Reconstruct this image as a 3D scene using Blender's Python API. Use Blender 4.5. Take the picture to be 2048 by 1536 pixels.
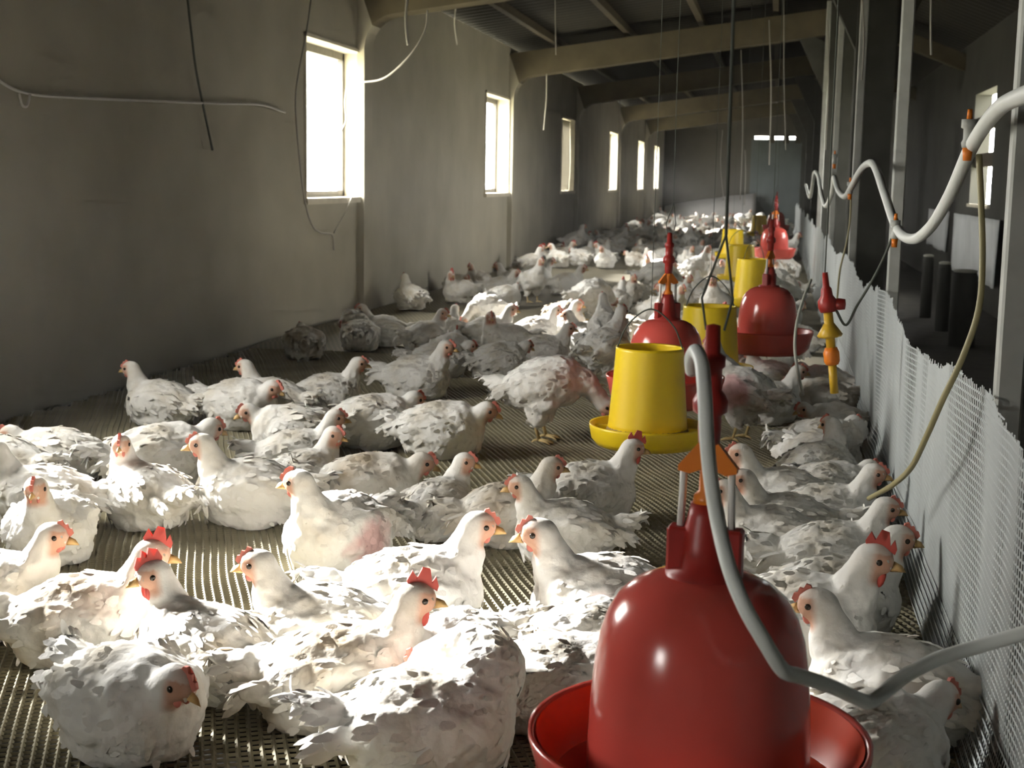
import bpy, bmesh, math, random
import numpy as np
from mathutils import Vector, Matrix, Quaternion, noise

for o in list(bpy.data.objects):
    bpy.data.objects.remove(o)
sc = bpy.context.scene
C = sc.collection
random.seed(7)

# ------------------------------------------------------------------ camera
F = 2800.0
YS = F / 2200.0      # depths below are written for a 2200 px lens
CAM = Vector((0.0, 0.0, 0.9))
VPX, VPY = 1557.0, 370.0
ax_y = Vector((VPX - 1024, 768 - VPY, -F)).normalized()
_xo = -330.0
_yo = (F * F + (VPX - 1024) * _xo) / (768 - VPY)
ax_z = -Vector((_xo, -_yo, -F)).normalized()
ax_z = (ax_z - ax_y * ax_z.dot(ax_y)).normalized()
ax_x = ax_y.cross(ax_z)
R3 = Matrix((ax_x, ax_y, ax_z))          # camera space -> world
cam_d = bpy.data.cameras.new('camera')
cam = bpy.data.objects.new('camera', cam_d)
C.objects.link(cam)
cam_d.sensor_width = 36.0
cam_d.lens = 36.0 * F / 2048.0
cam_d.clip_start = 0.05
cam_d.clip_end = 500
cam_d.dof.use_dof = True
cam_d.dof.focus_distance = 2.7
cam_d.dof.aperture_fstop = 49.2e-3 / 0.0042
cam.matrix_world = Matrix.Translation(CAM) @ R3.to_4x4()
sc.camera = cam

def ray(px, py):
    return R3 @ Vector(((px - 1024) / F, (768 - py) / F, -1.0))
def at(px, py, Y):
    d = ray(px, py); return CAM + d * (Y * YS / d.y)
def atx(px, py, X):
    d = ray(px, py); return CAM + d * (X / d.x)
def gnd(px, py, z=0.0):
    d = ray(px, py); return CAM + d * ((z - CAM.z) / d.z)

# ------------------------------------------------------------------ world and exposure
w = bpy.data.worlds.new('overcast_sky'); sc.world = w; w.use_nodes = True
bgn = w.node_tree.nodes['Background']
bgn.inputs['Color'].default_value = (1.0, 0.98, .93, 1)
bgn.inputs['Strength'].default_value = 19.0
sun_d = bpy.data.lights.new('hazy_sun', 'SUN'); sun_d.energy = 25.0; sun_d.angle = math.radians(9); sun_d.color = (1.0, .985, .96)
sun = bpy.data.objects.new('hazy_sun', sun_d); C.objects.link(sun)
sun.rotation_euler = Vector((1.0, -.46, -.58)).to_track_quat('-Z', 'Y').to_euler()
sc.view_settings.view_transform = 'Standard'
sc.view_settings.look = 'None'
sc.view_settings.gamma = 1.0
sc.view_settings.use_curve_mapping = False
sc.view_settings.exposure = 0.45
sc.cycles.use_denoising = True
sc.cycles.use_adaptive_sampling = True
sc.cycles.adaptive_threshold = 0.1
sc.cycles.adaptive_min_samples = 16
sc.cycles.max_bounces = 5
sc.cycles.diffuse_bounces = 3
sc.cycles.glossy_bounces = 2
sc.cycles.light_sampling_threshold = 0.03
sc.cycles.sample_clamp_indirect = 8.0

WALL_L, WALL_R, FAR_Y, NEAR_Y = -2.8, 1.75, 35.0, -3.4
WIN_Y = [-2.2, 2.85, 8.12, 13.4, 18.25, 23.5, 28.4, 32.2]
WIN_W, SILL, HEAD = 1.2, 0.76, 1.75
WT = 0.15
WIN_R = [(12.4, 1.3)]

def portal(loc, rx, rz, sx, sy):
    l = bpy.data.lights.new('window_portal', 'AREA'); l.shape = 'RECTANGLE'; l.size = sx; l.size_y = sy
    l.cycles.is_portal = True
    o = bpy.data.objects.new('window_portal', l); C.objects.link(o); o.location = loc
    o.rotation_euler = (rx, 0, rz)
for y in WIN_Y:
    portal((WALL_L - WT - .04, y + WIN_W / 2, (SILL + HEAD) / 2), math.pi / 2, -math.pi / 2, WIN_W, HEAD - SILL)
for y, ww in WIN_R:
    portal((WALL_R + WT + .04, y + ww / 2, (SILL + HEAD) / 2), math.pi / 2, math.pi / 2, ww, HEAD - SILL)

# ------------------------------------------------------------------ materials
def newmat(name):
    m = bpy.data.materials.new(name); m.use_nodes = True
    nt = m.node_tree
    return m, nt, nt.nodes['Principled BSDF']
def lk(nt, a, ao, b, bi):
    nt.links.new(a.outputs[ao], b.inputs[bi])
def plain(name, col, rough=.6, metal=0, noise_s=None, col2=None, bump=0, spec=.5, coord='Object', detail=4, trans=0, sss=0, rnd=0):
    m, nt, b = newmat(name)
    b.inputs['Roughness'].default_value = rough
    b.inputs['Metallic'].default_value = metal
    b.inputs['Specular IOR Level'].default_value = spec
    b.inputs['Base Color'].default_value = (*col, 1)
    if trans: b.inputs['Transmission Weight'].default_value = trans
    if sss:
        b.inputs['Subsurface Weight'].default_value = sss
        b.inputs['Subsurface Scale'].default_value = .02
    if noise_s:
        tc = nt.nodes.new('ShaderNodeTexCoord')
        n = nt.nodes.new('ShaderNodeTexNoise'); n.inputs['Scale'].default_value = noise_s; n.inputs['Detail'].default_value = detail
        lk(nt, tc, coord, n, 'Vector')
        r = nt.nodes.new('ShaderNodeValToRGB')
        r.color_ramp.elements[0].position = .32; r.color_ramp.elements[1].position = .68
        r.color_ramp.elements[0].color = (*(col2 or col), 1); r.color_ramp.elements[1].color = (*col, 1)
        lk(nt, n, 'Fac', r, 'Fac'); lk(nt, r, 'Color', b, 'Base Color')
        if bump:
            bp = nt.nodes.new('ShaderNodeBump'); bp.inputs['Strength'].default_value = bump; bp.inputs['Distance'].default_value = .02
            lk(nt, n, 'Fac', bp, 'Height'); lk(nt, bp, 'Normal', b, 'Normal')
    return m

M = {}
M['plaster'] = plain('old_plaster', (.47, .44, .345), .9, noise_s=2.2, col2=(.39, .362, .28), bump=.25, detail=8)
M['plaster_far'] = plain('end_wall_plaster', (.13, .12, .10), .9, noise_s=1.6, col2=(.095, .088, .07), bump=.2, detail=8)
M['cream'] = plain('cream_limewash', (.74, .69, .56), .85, noise_s=9, col2=(.62, .57, .45), bump=.15)
M['concrete'] = plain('tan_concrete', (.12, .098, .056), .85, noise_s=5, col2=(.08, .065, .037), bump=.2, detail=6)
M['aislewall'] = plain('dark_plaster', (.055, .054, .043), .9, noise_s=2, col2=(.035, .035, .027), bump=.2)  # aisle wall, much darker plaster tone than the window wall
M['column'] = plain('grey_concrete', (.06, .06, .05), .9, noise_s=6, col2=(.038, .038, .03), bump=.2)
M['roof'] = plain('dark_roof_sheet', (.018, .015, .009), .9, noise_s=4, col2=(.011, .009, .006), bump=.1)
M['purlin'] = plain('weathered_wood', (.07, .055, .03), .85, noise_s=14, col2=(.045, .034, .018), bump=.2)
M['post'] = plain('pale_painted_post', (.52, .53, .49), .6, noise_s=16, col2=(.42, .43, .39), bump=.1)
M['frame'] = plain('grey_window_frame', (.16, .15, .13), .6, noise_s=20, col2=(.12, .11, .1))
M['litter'] = plain('dark_litter', (.055, .047, .033), .95, noise_s=30, col2=(.03, .025, .018), bump=.5, detail=8)
M['aisle'] = plain('aisle_dirt', (.07, .065, .053), .95, noise_s=9, col2=(.045, .042, .034), bump=.3, detail=8)
M['strand'] = plain('floor_net_plastic', (.30, .265, .165), .75, noise_s=5, col2=(.21, .185, .115))
M['net'] = plain('white_net_plastic', (.50, .535, .525), .5, noise_s=6, col2=(.43, .46, .455))
M['red'] = plain('red_plastic', (.74, .115, .092), .18, noise_s=5, col2=(.64, .09, .07), spec=.55)
M['redlit'] = plain('lit_red_plastic', (.85, .075, .012), .35)  # red of the pan's inside with the window light put into the colour
M['redmatte'] = plain('red_fitting_plastic', (.42, .03, .022), .4, noise_s=20, col2=(.30, .02, .015))
M['orange'] = plain('orange_plastic', (.88, .24, .02), .4)
M['yellow'] = plain('yellow_plastic', (.95, .70, .015), .38, noise_s=7, col2=(.90, .62, .012), sss=.0)
M['yellowtube'] = plain('amber_plastic', (.68, .42, .03), .4)
M['hose'] = plain('white_hose_rubber', (.80, .82, .78), .45, noise_s=10, col2=(.72, .74, .69))
M['tube'] = plain('olive_tube_rubber', (.34, .30, .15), .5)
M['tubegrey'] = plain('pale_tube', (.55, .55, .47), .5)
M['darkcord'] = plain('dark_cord', (.09, .10, .08), .8)
M['cord'] = plain('pale_cord', (.42, .40, .35), .8)
M['whitecord'] = plain('white_cord', (.72, .70, .66), .7)
M['steel'] = plain('pale_rod', (.85, .83, .78), .4)
M['sheet'] = plain('white_sack_sheet', (.62, .64, .64), .7, noise_s=3, col2=(.52, .54, .54))
M['tarp'] = plain('grey_tarpaulin', (.42, .41, .40), .8, noise_s=3, col2=(.36, .35, .33))
M['stub'] = plain('dark_stub', (.045, .045, .038), .8)
M['ground'] = plain('pale_earth', (.45, .42, .34), .95, noise_s=.5, col2=(.36, .36, .24))
M['feed'] = plain('feed_mash', (.42, .28, .10), .95, noise_s=60, col2=(.30, .19, .06), bump=.5)
m, nt, b = newmat('water'); b.inputs['Base Color'].default_value = (.55, .1, .06, 1); b.inputs['Roughness'].default_value = .03; M['water'] = m
M['comb'] = plain('comb_red', (.60, .085, .06), .6, noise_s=40, col2=(.48, .065, .05), sss=.0)
M['combpale'] = plain('comb_pale', (.62, .19, .14), .65)
M['beak'] = plain('beak_horn', (.66, .42, .16), .5)
M['eye'] = plain('eye_dark', (.03, .02, .012), .15)
M['leg'] = plain('leg_yellow', (.66, .50, .22), .6, noise_s=50, col2=(.5, .36, .15))
M['doorsheet'] = plain('door_sheet', (.16, .19, .19), .8, noise_s=2, col2=(.12, .14, .14))

m, nt, b = newmat('thin_sack_cloth'); M['curtain'] = m
tr_ = nt.nodes.new('ShaderNodeBsdfTranslucent'); tr_.inputs['Color'].default_value = (.55, .52, .44, 1); df_ = nt.nodes.new('ShaderNodeBsdfDiffuse'); df_.inputs['Color'].default_value = (.6, .57, .48, 1)
ms_ = nt.nodes.new('ShaderNodeMixShader'); ms_.inputs['Fac'].default_value = .5
wv_ = nt.nodes.new('ShaderNodeTexWave'); wv_.inputs['Scale'].default_value = 3; wv_.inputs['Distortion'].default_value = 3; wv_.bands_direction = 'Y'
tc_ = nt.nodes.new('ShaderNodeTexCoord'); lk(nt, tc_, 'Object', wv_, 'Vector')
cr_ = nt.nodes.new('ShaderNodeValToRGB'); cr_.color_ramp.elements[0].color = (.20, .19, .165, 1); cr_.color_ramp.elements[1].color = (.34, .325, .28, 1)
lk(nt, wv_, 'Fac', cr_, 'Fac'); lk(nt, cr_, 'Color', tr_, 'Color')
nt.links.new(tr_.outputs[0], ms_.inputs[1]); nt.links.new(df_.outputs[0], ms_.inputs[2]); nt.links.new(ms_.outputs[0], nt.nodes['Material Output'].inputs['Surface'])
def feather_mat(name, base, stain, amount, pink=False):
    m, nt, b = newmat(name)
    b.inputs['Roughness'].default_value = .85
    b.inputs['Specular IOR Level'].default_value = .15
    tc = nt.nodes.new('ShaderNodeTexCoord')
    mp = nt.nodes.new('ShaderNodeVectorMath'); mp.operation = 'MULTIPLY'; mp.inputs[1].default_value = (1, 1.2, 1)
    lk(nt, tc, 'Object', mp, 0)
    n = nt.nodes.new('ShaderNodeTexNoise'); n.inputs['Scale'].default_value = 7.0; n.inputs['Detail'].default_value = 5
    lk(nt, mp, 'Vector', n, 'Vector')
    r = nt.nodes.new('ShaderNodeValToRGB')
    r.color_ramp.elements[0].position = amount - .1; r.color_ramp.elements[1].position = amount + .14
    r.color_ramp.elements[0].color = (*stain, 1); r.color_ramp.elements[1].color = (*base, 1)
    lk(nt, n, 'Fac', r, 'Fac')
    at_ = nt.nodes.new('ShaderNodeAttribute'); at_.attribute_name = 'bare'
    mx = nt.nodes.new('ShaderNodeMix'); mx.data_type = 'RGBA'
    mx.inputs['B'].default_value = (.62, .36, .25, 1)
    lk(nt, at_, 'Fac', mx, 'Factor'); lk(nt, r, 'Color', mx, 'A')
    last = mx
    if pink:
        n2 = nt.nodes.new('ShaderNodeTexNoise'); n2.inputs['Scale'].default_value = 14.0; n2.inputs['Detail'].default_value = 2
        lk(nt, tc, 'Object', n2, 'Vector')
        ds = nt.nodes.new('ShaderNodeVectorMath'); ds.operation = 'DISTANCE'; ds.inputs[1].default_value = pink
        lk(nt, tc, 'Object', ds, 0)
        ma = nt.nodes.new('ShaderNodeMath'); ma.operation = 'MULTIPLY_ADD'; ma.inputs[1].default_value = .10
        lk(nt, n2, 'Fac', ma, 0); nt.links.new(ds.outputs['Value'], ma.inputs[2])
        r2 = nt.nodes.new('ShaderNodeValToRGB'); r2.color_ramp.elements[0].position = .105; r2.color_ramp.elements[1].position = .135
        r2.color_ramp.elements[0].color = (1, 1, 1, 1); r2.color_ramp.elements[1].color = (0, 0, 0, 1)
        nt.links.new(ma.outputs[0], r2.inputs['Fac'])
        mx2 = nt.nodes.new('ShaderNodeMix'); mx2.data_type = 'RGBA'; mx2.inputs['B'].default_value = (.72, .47, .45, 1)
        lk(nt, r2, 'Color', mx2, 'Factor'); nt.links.new(mx.outputs['Result'], mx2.inputs['A']); last = mx2
    nt.links.new(last.outputs['Result'], b.inputs['Base Color'])
    n3 = nt.nodes.new('ShaderNodeTexNoise'); n3.inputs['Scale'].default_value = 90; n3.inputs['Detail'].default_value = 3
    lk(nt, tc, 'Object', n3, 'Vector')
    bp = nt.nodes.new('ShaderNodeBump'); bp.inputs['Strength'].default_value = .35; bp.inputs['Distance'].default_value = .004
    lk(nt, n3, 'Fac', bp, 'Height'); lk(nt, bp, 'Normal', b, 'Normal')
    return m
M['feather'] = feather_mat('white_feathers', (.86, .84, .79), (.66, .60, .49), .36)
M['dirty'] = feather_mat('soiled_feathers', (.85, .82, .75), (.50, .42, .31), .42)
M['pinkfeather'] = feather_mat('plucked_feathers', (.86, .84, .79), (.6, .52, .42), .34, pink=(.01, .105, .07))
M['pinkstand'] = feather_mat('thin_wing_feathers', (.86, .84, .79), (.6, .52, .42), .34, pink=(-.03, .105, .22))

# ------------------------------------------------------------------ helpers
def link(name, me, mat=None, parent=None, smooth=False):
    o = bpy.data.objects.new(name, me); C.objects.link(o)
    if mat is not None and not me.materials:
        me.materials.append(M[mat] if isinstance(mat, str) else mat)
    if parent is not None: o.parent = parent
    if smooth:
        me.polygons.foreach_set('use_smooth', [True] * len(me.polygons))
    return o
def tag(o, label, cat, group=None, kind=None):
    if label: o['label'] = label
    if cat: o['category'] = cat
    if group: o['group'] = group
    if kind: o['kind'] = kind
    return o
def empty(name, loc=(0, 0, 0)):
    o = bpy.data.objects.new(name, None); C.objects.link(o); o.location = loc; o.empty_display_size = .05; return o
def bm_mesh(bm, name):
    me = bpy.data.meshes.new(name); bm.to_mesh(me); bm.free(); return me
def bbox(bm, lo, hi, mat=None):
    c = [(a + b_) / 2 for a, b_ in zip(lo, hi)]; s = [abs(b_ - a) for a, b_ in zip(lo, hi)]
    mtx = Matrix.Translation(c) @ Matrix.Diagonal((*s, 1))
    if mat is not None: mtx = mat @ mtx
    bmesh.ops.create_cube(bm, size=1, matrix=mtx)
def box(name, lo, hi, mat, parent=None, bevel=0):
    bm = bmesh.new(); bbox(bm, lo, hi)
    if bevel: bmesh.ops.bevel(bm, geom=bm.edges[:], offset=bevel, segments=2, affect='EDGES', profile=.5)
    return link(name, bm_mesh(bm, name), mat, parent)
def lathe_mesh(name, prof, seg=48, close=False):
    vs, fs = [], []
    for r, z in prof:
        for k in range(seg):
            a = 2 * math.pi * k / seg; vs.append((r * math.cos(a), r * math.sin(a), z))
    n = len(prof)
    for i in range(n - 1 + (1 if close else 0)):
        j = (i + 1) % n
        for k in range(seg):
            k2 = (k + 1) % seg
            fs.append((i * seg + k, i * seg + k2, j * seg + k2, j * seg + k))
    me = bpy.data.meshes.new(name); me.from_pydata(vs, [], fs)
    bm = bmesh.new(); bm.from_mesh(me)
    bmesh.ops.remove_doubles(bm, verts=bm.verts, dist=1e-5); bmesh.ops.recalc_face_normals(bm, faces=bm.faces)
    bm.to_mesh(me); bm.free()
    return me
def lathe(name, prof, mat, parent=None, seg=48, close=False):
    return link(name, lathe_mesh(name, prof, seg, close), mat, parent, smooth=True)
def catmull(pts, sub=8):
    pts = [Vector(p) for p in pts]
    if len(pts) < 3: return pts
    q = [pts[0] * 2 - pts[1]] + pts + [pts[-1] * 2 - pts[-2]]
    out = []
    for i in range(1, len(q) - 2):
        p0, p1, p2, p3 = q[i - 1:i + 3]
        for k in range(sub):
            t = k / sub
            out.append(.5 * ((2 * p1) + (p2 - p0) * t + (2 * p0 - 5 * p1 + 4 * p2 - p3) * t * t + (3 * p1 - p0 - 3 * p2 + p3) * t ** 3))
    out.append(pts[-1]); return out
def tube_bm(bm, pts, r, seg=8, cap=True):
    rings = []
    up = Vector((.13, .21, .97)); prev = None
    n = len(pts)
    for i, p in enumerate(pts):
        t = (pts[min(i + 1, n - 1)] - pts[max(i - 1, 0)])
        if t.length < 1e-9: t = Vector((0, 0, 1))
        t.normalize()
        if prev is None:
            a = t.orthogonal().normalized()
        else:
            a = (prev - t * prev.dot(t)); a = a.normalized() if a.length > 1e-6 else t.orthogonal().normalized()
        prev = a; bb = t.cross(a)
        rr = r[i] if isinstance(r, (list, tuple)) else r
        rings.append([bm.verts.new(p + (a * math.cos(2 * math.pi * k / seg) + bb * math.sin(2 * math.pi * k / seg)) * rr) for k in range(seg)])
    for i in range(n - 1):
        for k in range(seg):
            bm.faces.new((rings[i][k], rings[i][(k + 1) % seg], rings[i + 1][(k + 1) % seg], rings[i + 1][k]))
    if cap:
        bm.faces.new(rings[0][::-1]); bm.faces.new(rings[-1])
def tube(name, pts, r, mat, parent=None, seg=8, sub=8):
    bm = bmesh.new(); p = catmull(pts, sub) if len(pts) > 2 else [Vector(q) for q in pts]
    tube_bm(bm, p, r, seg); return link(name, bm_mesh(bm, name), mat, parent, smooth=True)

# ------------------------------------------------------------------ setting: floor, walls, roof
EAVE, RIDGE_X, RIDGE_Z = 2.22, .56, 2.68
def st(o): o['kind'] = 'structure'; return o

def wall_with_openings(name, x0, x1, ya, yb, top, wins, mat):
    bm = bmesh.new(); ys = ya
    for (y, ww) in sorted(wins):
        bbox(bm, (x0, ys, -.3), (x1, y, top)); bbox(bm, (x0, y, -.3), (x1, y + ww, SILL)); bbox(bm, (x0, y, HEAD), (x1, y + ww, top)); ys = y + ww
    bbox(bm, (x0, ys, -.3), (x1, yb, top))
    return st(link(name, bm_mesh(bm, name), mat))
wall_with_openings('wall_left', WALL_L - WT, WALL_L, NEAR_Y, FAR_Y + .2, EAVE + .05, [(y, WIN_W) for y in WIN_Y], 'plaster')
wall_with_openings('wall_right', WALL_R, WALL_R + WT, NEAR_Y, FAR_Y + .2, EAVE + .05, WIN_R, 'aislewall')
# far and near gable walls; the far one has a doorway with a gap over its sheet
bm = bmesh.new()
bbox(bm, (WALL_L, FAR_Y, -.3), (-.62, FAR_Y + .2, 2.9)); bbox(bm, (.72, FAR_Y, -.3), (WALL_R, FAR_Y + .2, 2.9)); bbox(bm, (-.62, FAR_Y, 2.07), (.72, FAR_Y + .2, 2.9))
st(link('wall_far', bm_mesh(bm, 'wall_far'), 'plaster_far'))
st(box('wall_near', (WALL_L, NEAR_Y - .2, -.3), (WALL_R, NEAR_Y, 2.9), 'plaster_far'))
d1 = st(empty('door_1', (.05, FAR_Y - .05, 0)))
box('door_sheet', (-.74, -.02, -.1), (.74, .02, 1.99), 'doorsheet', d1)
box('top_rail', (-.66, -.04, 2.0), (.66, .03, 2.03), 'purlin', d1)
for x in (-.33, .02, .3): box('rail_post', (x, -.04, 1.90), (x + .14, .03, 2.1), 'purlin', d1)
# ground outside
bm = bmesh.new(); bmesh.ops.create_grid(bm, x_segments=2, y_segments=2, size=60, matrix=Matrix.Translation((0, 12, -.31)))
st(link('ground', bm_mesh(bm, 'ground'), 'ground'))
# floor under the mesh and aisle floor
st(box('floor', (WALL_L, NEAR_Y, -.3), (.40, FAR_Y, -.035), 'litter'))
st(box('floor_aisle', (.40, NEAR_Y, -.3), (WALL_R, FAR_Y, -.12), 'aisle'))

# roof sheets (two slopes), purlins and concrete frames
def roof_slope(name, xa, za, xb, zb, lo=.0):
    n = 180; bm = bmesh.new(); rows = []
    y0, y1 = NEAR_Y - .3, FAR_Y + .4
    k = int((y1 - y0) / .045)
    for i in range(k + 1):
        y = y0 + (y1 - y0) * i / k; dz = .018 * (1 if i % 4 in (1, 2) else 0)
        rows.append([bm.verts.new((xa, y, za + dz)), bm.verts.new((xb, y, zb + dz))])
    for i in range(k): bm.faces.new((rows[i][0], rows[i + 1][0], rows[i + 1][1], rows[i][1]))
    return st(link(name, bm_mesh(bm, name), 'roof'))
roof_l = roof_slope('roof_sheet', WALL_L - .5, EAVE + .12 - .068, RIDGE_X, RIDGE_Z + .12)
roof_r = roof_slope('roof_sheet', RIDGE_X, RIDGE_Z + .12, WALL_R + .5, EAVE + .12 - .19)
sl = (RIDGE_Z - EAVE) / (RIDGE_X - WALL_L)
for x in (-2.35, -1.6, -.85, -.1):
    z = EAVE + sl * (x - WALL_L) + .03
    box('purlin', (x - .03, NEAR_Y, z), (x + .03, FAR_Y, z + .07), 'purlin', roof_l)
FRAME_Y = [-1.0, 4.2, 9.2, 14.6, 19.6, 24.9, 29.9]
def frame_mesh():
    # pilaster, rounded knee and rafter as one outline extruded along Y
    dep = .20
    inner = [(WALL_L + .05, -.1), (WALL_L + .05, EAVE - .46)]
    cx, cz, rr = WALL_L + .05 + .22, EAVE - .46, .22
    for k in range(1, 7):
        a = math.pi - (math.pi / 2 - sl) * k / 6
        inner.append((cx + rr * math.cos(a), cz + rr * math.sin(a)))
    ez = inner[-1][1]
    inner.append((RIDGE_X, ez + sl * (RIDGE_X - inner[-1][0])))
    outer = [(WALL_L, -.1), (WALL_L, EAVE - .46)] + [(WALL_L, EAVE - .02)] * 6 + [(RIDGE_X, RIDGE_Z - .02)]
    bm = bmesh.new()
    fi = [bm.verts.new((x, 0, z)) for x, z in inner]; gi = [bm.verts.new((x, dep, z)) for x, z in inner]
    fo = [bm.verts.new((x, 0, z)) for x, z in outer]; go = [bm.verts.new((x, dep, z)) for x, z in outer]
    for k in range(len(inner) - 1):
        bm.faces.new((fi[k], fi[k + 1], fo[k + 1], fo[k])); bm.faces.new((gi[k], go[k], go[k + 1], gi[k + 1])); bm.faces.new((fi[k], gi[k], gi[k + 1], fi[k + 1]))
        if k < 4:
            bm.faces.ensure_lookup_table()
            for q in bm.faces[-3:]: q.material_index = 1
    bmesh.ops.remove_doubles(bm, verts=bm.verts, dist=1e-5)
    bmesh.ops.recalc_face_normals(bm, faces=bm.faces)
    me = bm_mesh(bm, 'roof_beam'); me.materials.append(M['concrete']); me.materials.append(M['plaster']); return me
fm = frame_mesh()
def col_mesh():
    bm = bmesh.new()
    bbox(bm, (.44, 0, -.2), (.68, .24, RIDGE_Z))
    # gussets on either side
    for s in (-1, 1):
        x = .44 if s < 0 else .68
        v = [bm.verts.new((x, y, z)) for y in (.06, .18) for z in (1.75, 2.30)] + [bm.verts.new((x + s * .34, y, 2.45)) for y in (.06, .18)]
        a, b_, c_, d_, e_, f_ = v
        for q in ((a, c_, f_, e_), (b_, e_, f_, d_), (a, e_, b_), (c_, d_, f_)): bm.faces.new(q)
    bmesh.ops.recalc_face_normals(bm, faces=bm.faces)
    me = bm_mesh(bm, 'column'); me.materials.append(M['column']); return me
cm = col_mesh()
def raf_mesh():
    bm = bmesh.new(); s2 = (EAVE - RIDGE_Z) / (WALL_R - RIDGE_X)
    v = []
    for y in (0, .14):
        for x, z in ((RIDGE_X, RIDGE_Z - .02), (WALL_R, EAVE - .02), (WALL_R, EAVE - .18), (RIDGE_X, RIDGE_Z - .18)): v.append(bm.verts.new((x, y, z)))
    for q in ((0, 1, 2, 3), (7, 6, 5, 4), (0, 4, 5, 1), (1, 5, 6, 2), (2, 6, 7, 3), (3, 7, 4, 0)): bm.faces.new([v[i] for i in q])
    me = bm_mesh(bm, 'rafter'); me.materials.append(M['concrete']); return me
rm = raf_mesh()
for y in FRAME_Y:
    o = st(link('roof_beam', fm)); o.location.y = y
    if y > 5:
        c_ = st(link('column', cm)); c_.location.y = y - .02
    r_ = st(link('roof_beam', rm)); r_.location.y = y

# windows: frames, cream jamb linings and sills
for i, y in enumerate(WIN_Y):
    wroot = st(empty('window_%d' % (i + 1), (WALL_L, y, SILL)))
    t = .022
    H_ = HEAD - SILL
    for nm, lo, hi in (('jamb', (-WT, 0, 0), (.012, t, H_)), ('jamb', (-WT, WIN_W - t, 0), (.012, WIN_W, H_)),
                       ('sill', (-WT, -.02, -.025), (.03, WIN_W + .02, .012)), ('lintel_lining', (-WT, 0, H_ - t), (.012, WIN_W, H_))):
        box(nm, lo, hi, 'cream', wroot)
    f = box('window_frame', (-WT - .01, t, .012), (-WT + .03, t + .035, H_ - t), 'frame', wroot)
    box('window_frame', (-WT - .01, WIN_W - t - .035, .012), (-WT + .03, WIN_W - t, H_ - t), 'frame', wroot)
    box('window_frame', (-WT - .01, t, H_ - t - .05), (-WT + .03, WIN_W - t, H_ - t), 'frame', wroot)
    box('window_frame', (-WT - .01, t, .012), (-WT + .03, WIN_W - t, .05), 'frame', wroot)
for i, (y, ww) in enumerate(WIN_R):
    wroot = st(empty('window_%d' % (i + 9), (WALL_R, y, SILL)))
    box('sill', (-.02, -.02, -.03), (WT, ww + .02, .0), 'cream', wroot)
    for k in range(1, 3): box('slat', (.03, 0, k * .33), (.07, ww, k * .33 + .12), 'purlin', wroot)

# ------------------------------------------------------------------ floor mesh (plastic netting) as strands near, plain net plane farther
def ripple(x, y):
    return .010 * noise.noise(Vector((x * 1.6, y * 2.6, 3.1))) + .004 * noise.noise(Vector((x * 6, y * 6, 1)))
def strands(name, xr, yr, cell, wd, th, ang, mat, zf, step=.06):
    ca, sa = math.cos(ang), math.sin(ang)
    vs, fs = [], []
    cx, cy = (xr[0] + xr[1]) / 2, (yr[0] + yr[1]) / 2
    R = math.hypot(xr[1] - xr[0], yr[1] - yr[0]) / 2 + .1
    n = int(R / cell)
    for fam in (0, 1):
        for k in range(-n, n + 1):
            run = []
            m_ = int(2 * R / step)
            segs = []
            for j in range(m_ + 1):
                u = -R + j * step; v = k * cell
                if fam: u, v = v, u
                wob = .006 * noise.noise(Vector((u * 3, v * 3, 9)))
                x = cx + ca * u - sa * v + wob; y = cy + sa * u + ca * v + wob
                ins = xr[0] <= x <= xr[1] and yr[0] <= y <= yr[1]
                if ins: run.append((x, y))
                if (not ins or j == m_) and len(run) > 1: segs.append(run)
                if not ins: run = []
            dx, dy = (ca, sa) if fam == 0 else (-sa, ca)
            px, py = -dy * wd / 2, dx * wd / 2
            for run in segs:
                b0 = len(vs)
                for (x, y) in run:
                    z = zf(x, y) + (.001 if fam else 0)
                    vs += [(x - px, y - py, z), (x, y, z + th), (x + px, y + py, z)]
                for j in range(len(run) - 1):
                    a = b0 + j * 3
                    fs += [(a, a + 3, a + 4, a + 1), (a + 1, a + 4, a + 5, a + 2)]
    me = bpy.data.meshes.new(name); me.from_pydata(vs, [], fs)
    o = link(name, me, mat, smooth=False); return o
fn = strands('floor_netting', (WALL_L + .06, .37), (.9, 7.0), .0185, .0085, .004, math.radians(24), 'strand', lambda x, y: -.004 + ripple(x, y))
tag(fn, 'olive plastic netting stretched over the floor under the birds', 'netting', kind='stuff')
# far stretch of the same netting
m, nt, b = newmat('floor_net_far'); M['strandfar'] = m
b.inputs['Roughness'].default_value = .85
tc = nt.nodes.new('ShaderNodeTexCoord')
mpn = nt.nodes.new('ShaderNodeMapping'); mpn.inputs['Rotation'].default_value = (0, 0, math.radians(24)); mpn.inputs['Scale'].default_value = (54, 54, 54)
bk = nt.nodes.new('ShaderNodeTexChecker'); bk.inputs['Scale'].default_value = 1.0
bk.inputs['Color1'].default_value = (.20, .175, .115, 1); bk.inputs['Color2'].default_value = (.12, .105, .07, 1)
lk(nt, tc, 'Object', mpn, 'Vector'); lk(nt, mpn, 'Vector', bk, 'Vector'); lk(nt, bk, 'Color', b, 'Base Color')
bm = bmesh.new(); nx, ny = 20, 120; g = []
for j in range(ny + 1):
    row = []
    for i in range(nx + 1):
        x = WALL_L + .06 + (.37 - WALL_L - .06) * i / nx; y = 7.0 + (FAR_Y - 7.0) * j / ny
        row.append(bm.verts.new((x, y, -.004 + ripple(x, y))))
    g.append(row)
for j in range(ny):
    for i in range(nx): bm.faces.new((g[j][i], g[j][i + 1], g[j + 1][i + 1], g[j + 1][i]))
o = st(link('floor_net_far', bm_mesh(bm, 'floor_net_far'), 'strandfar', smooth=True))

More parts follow.
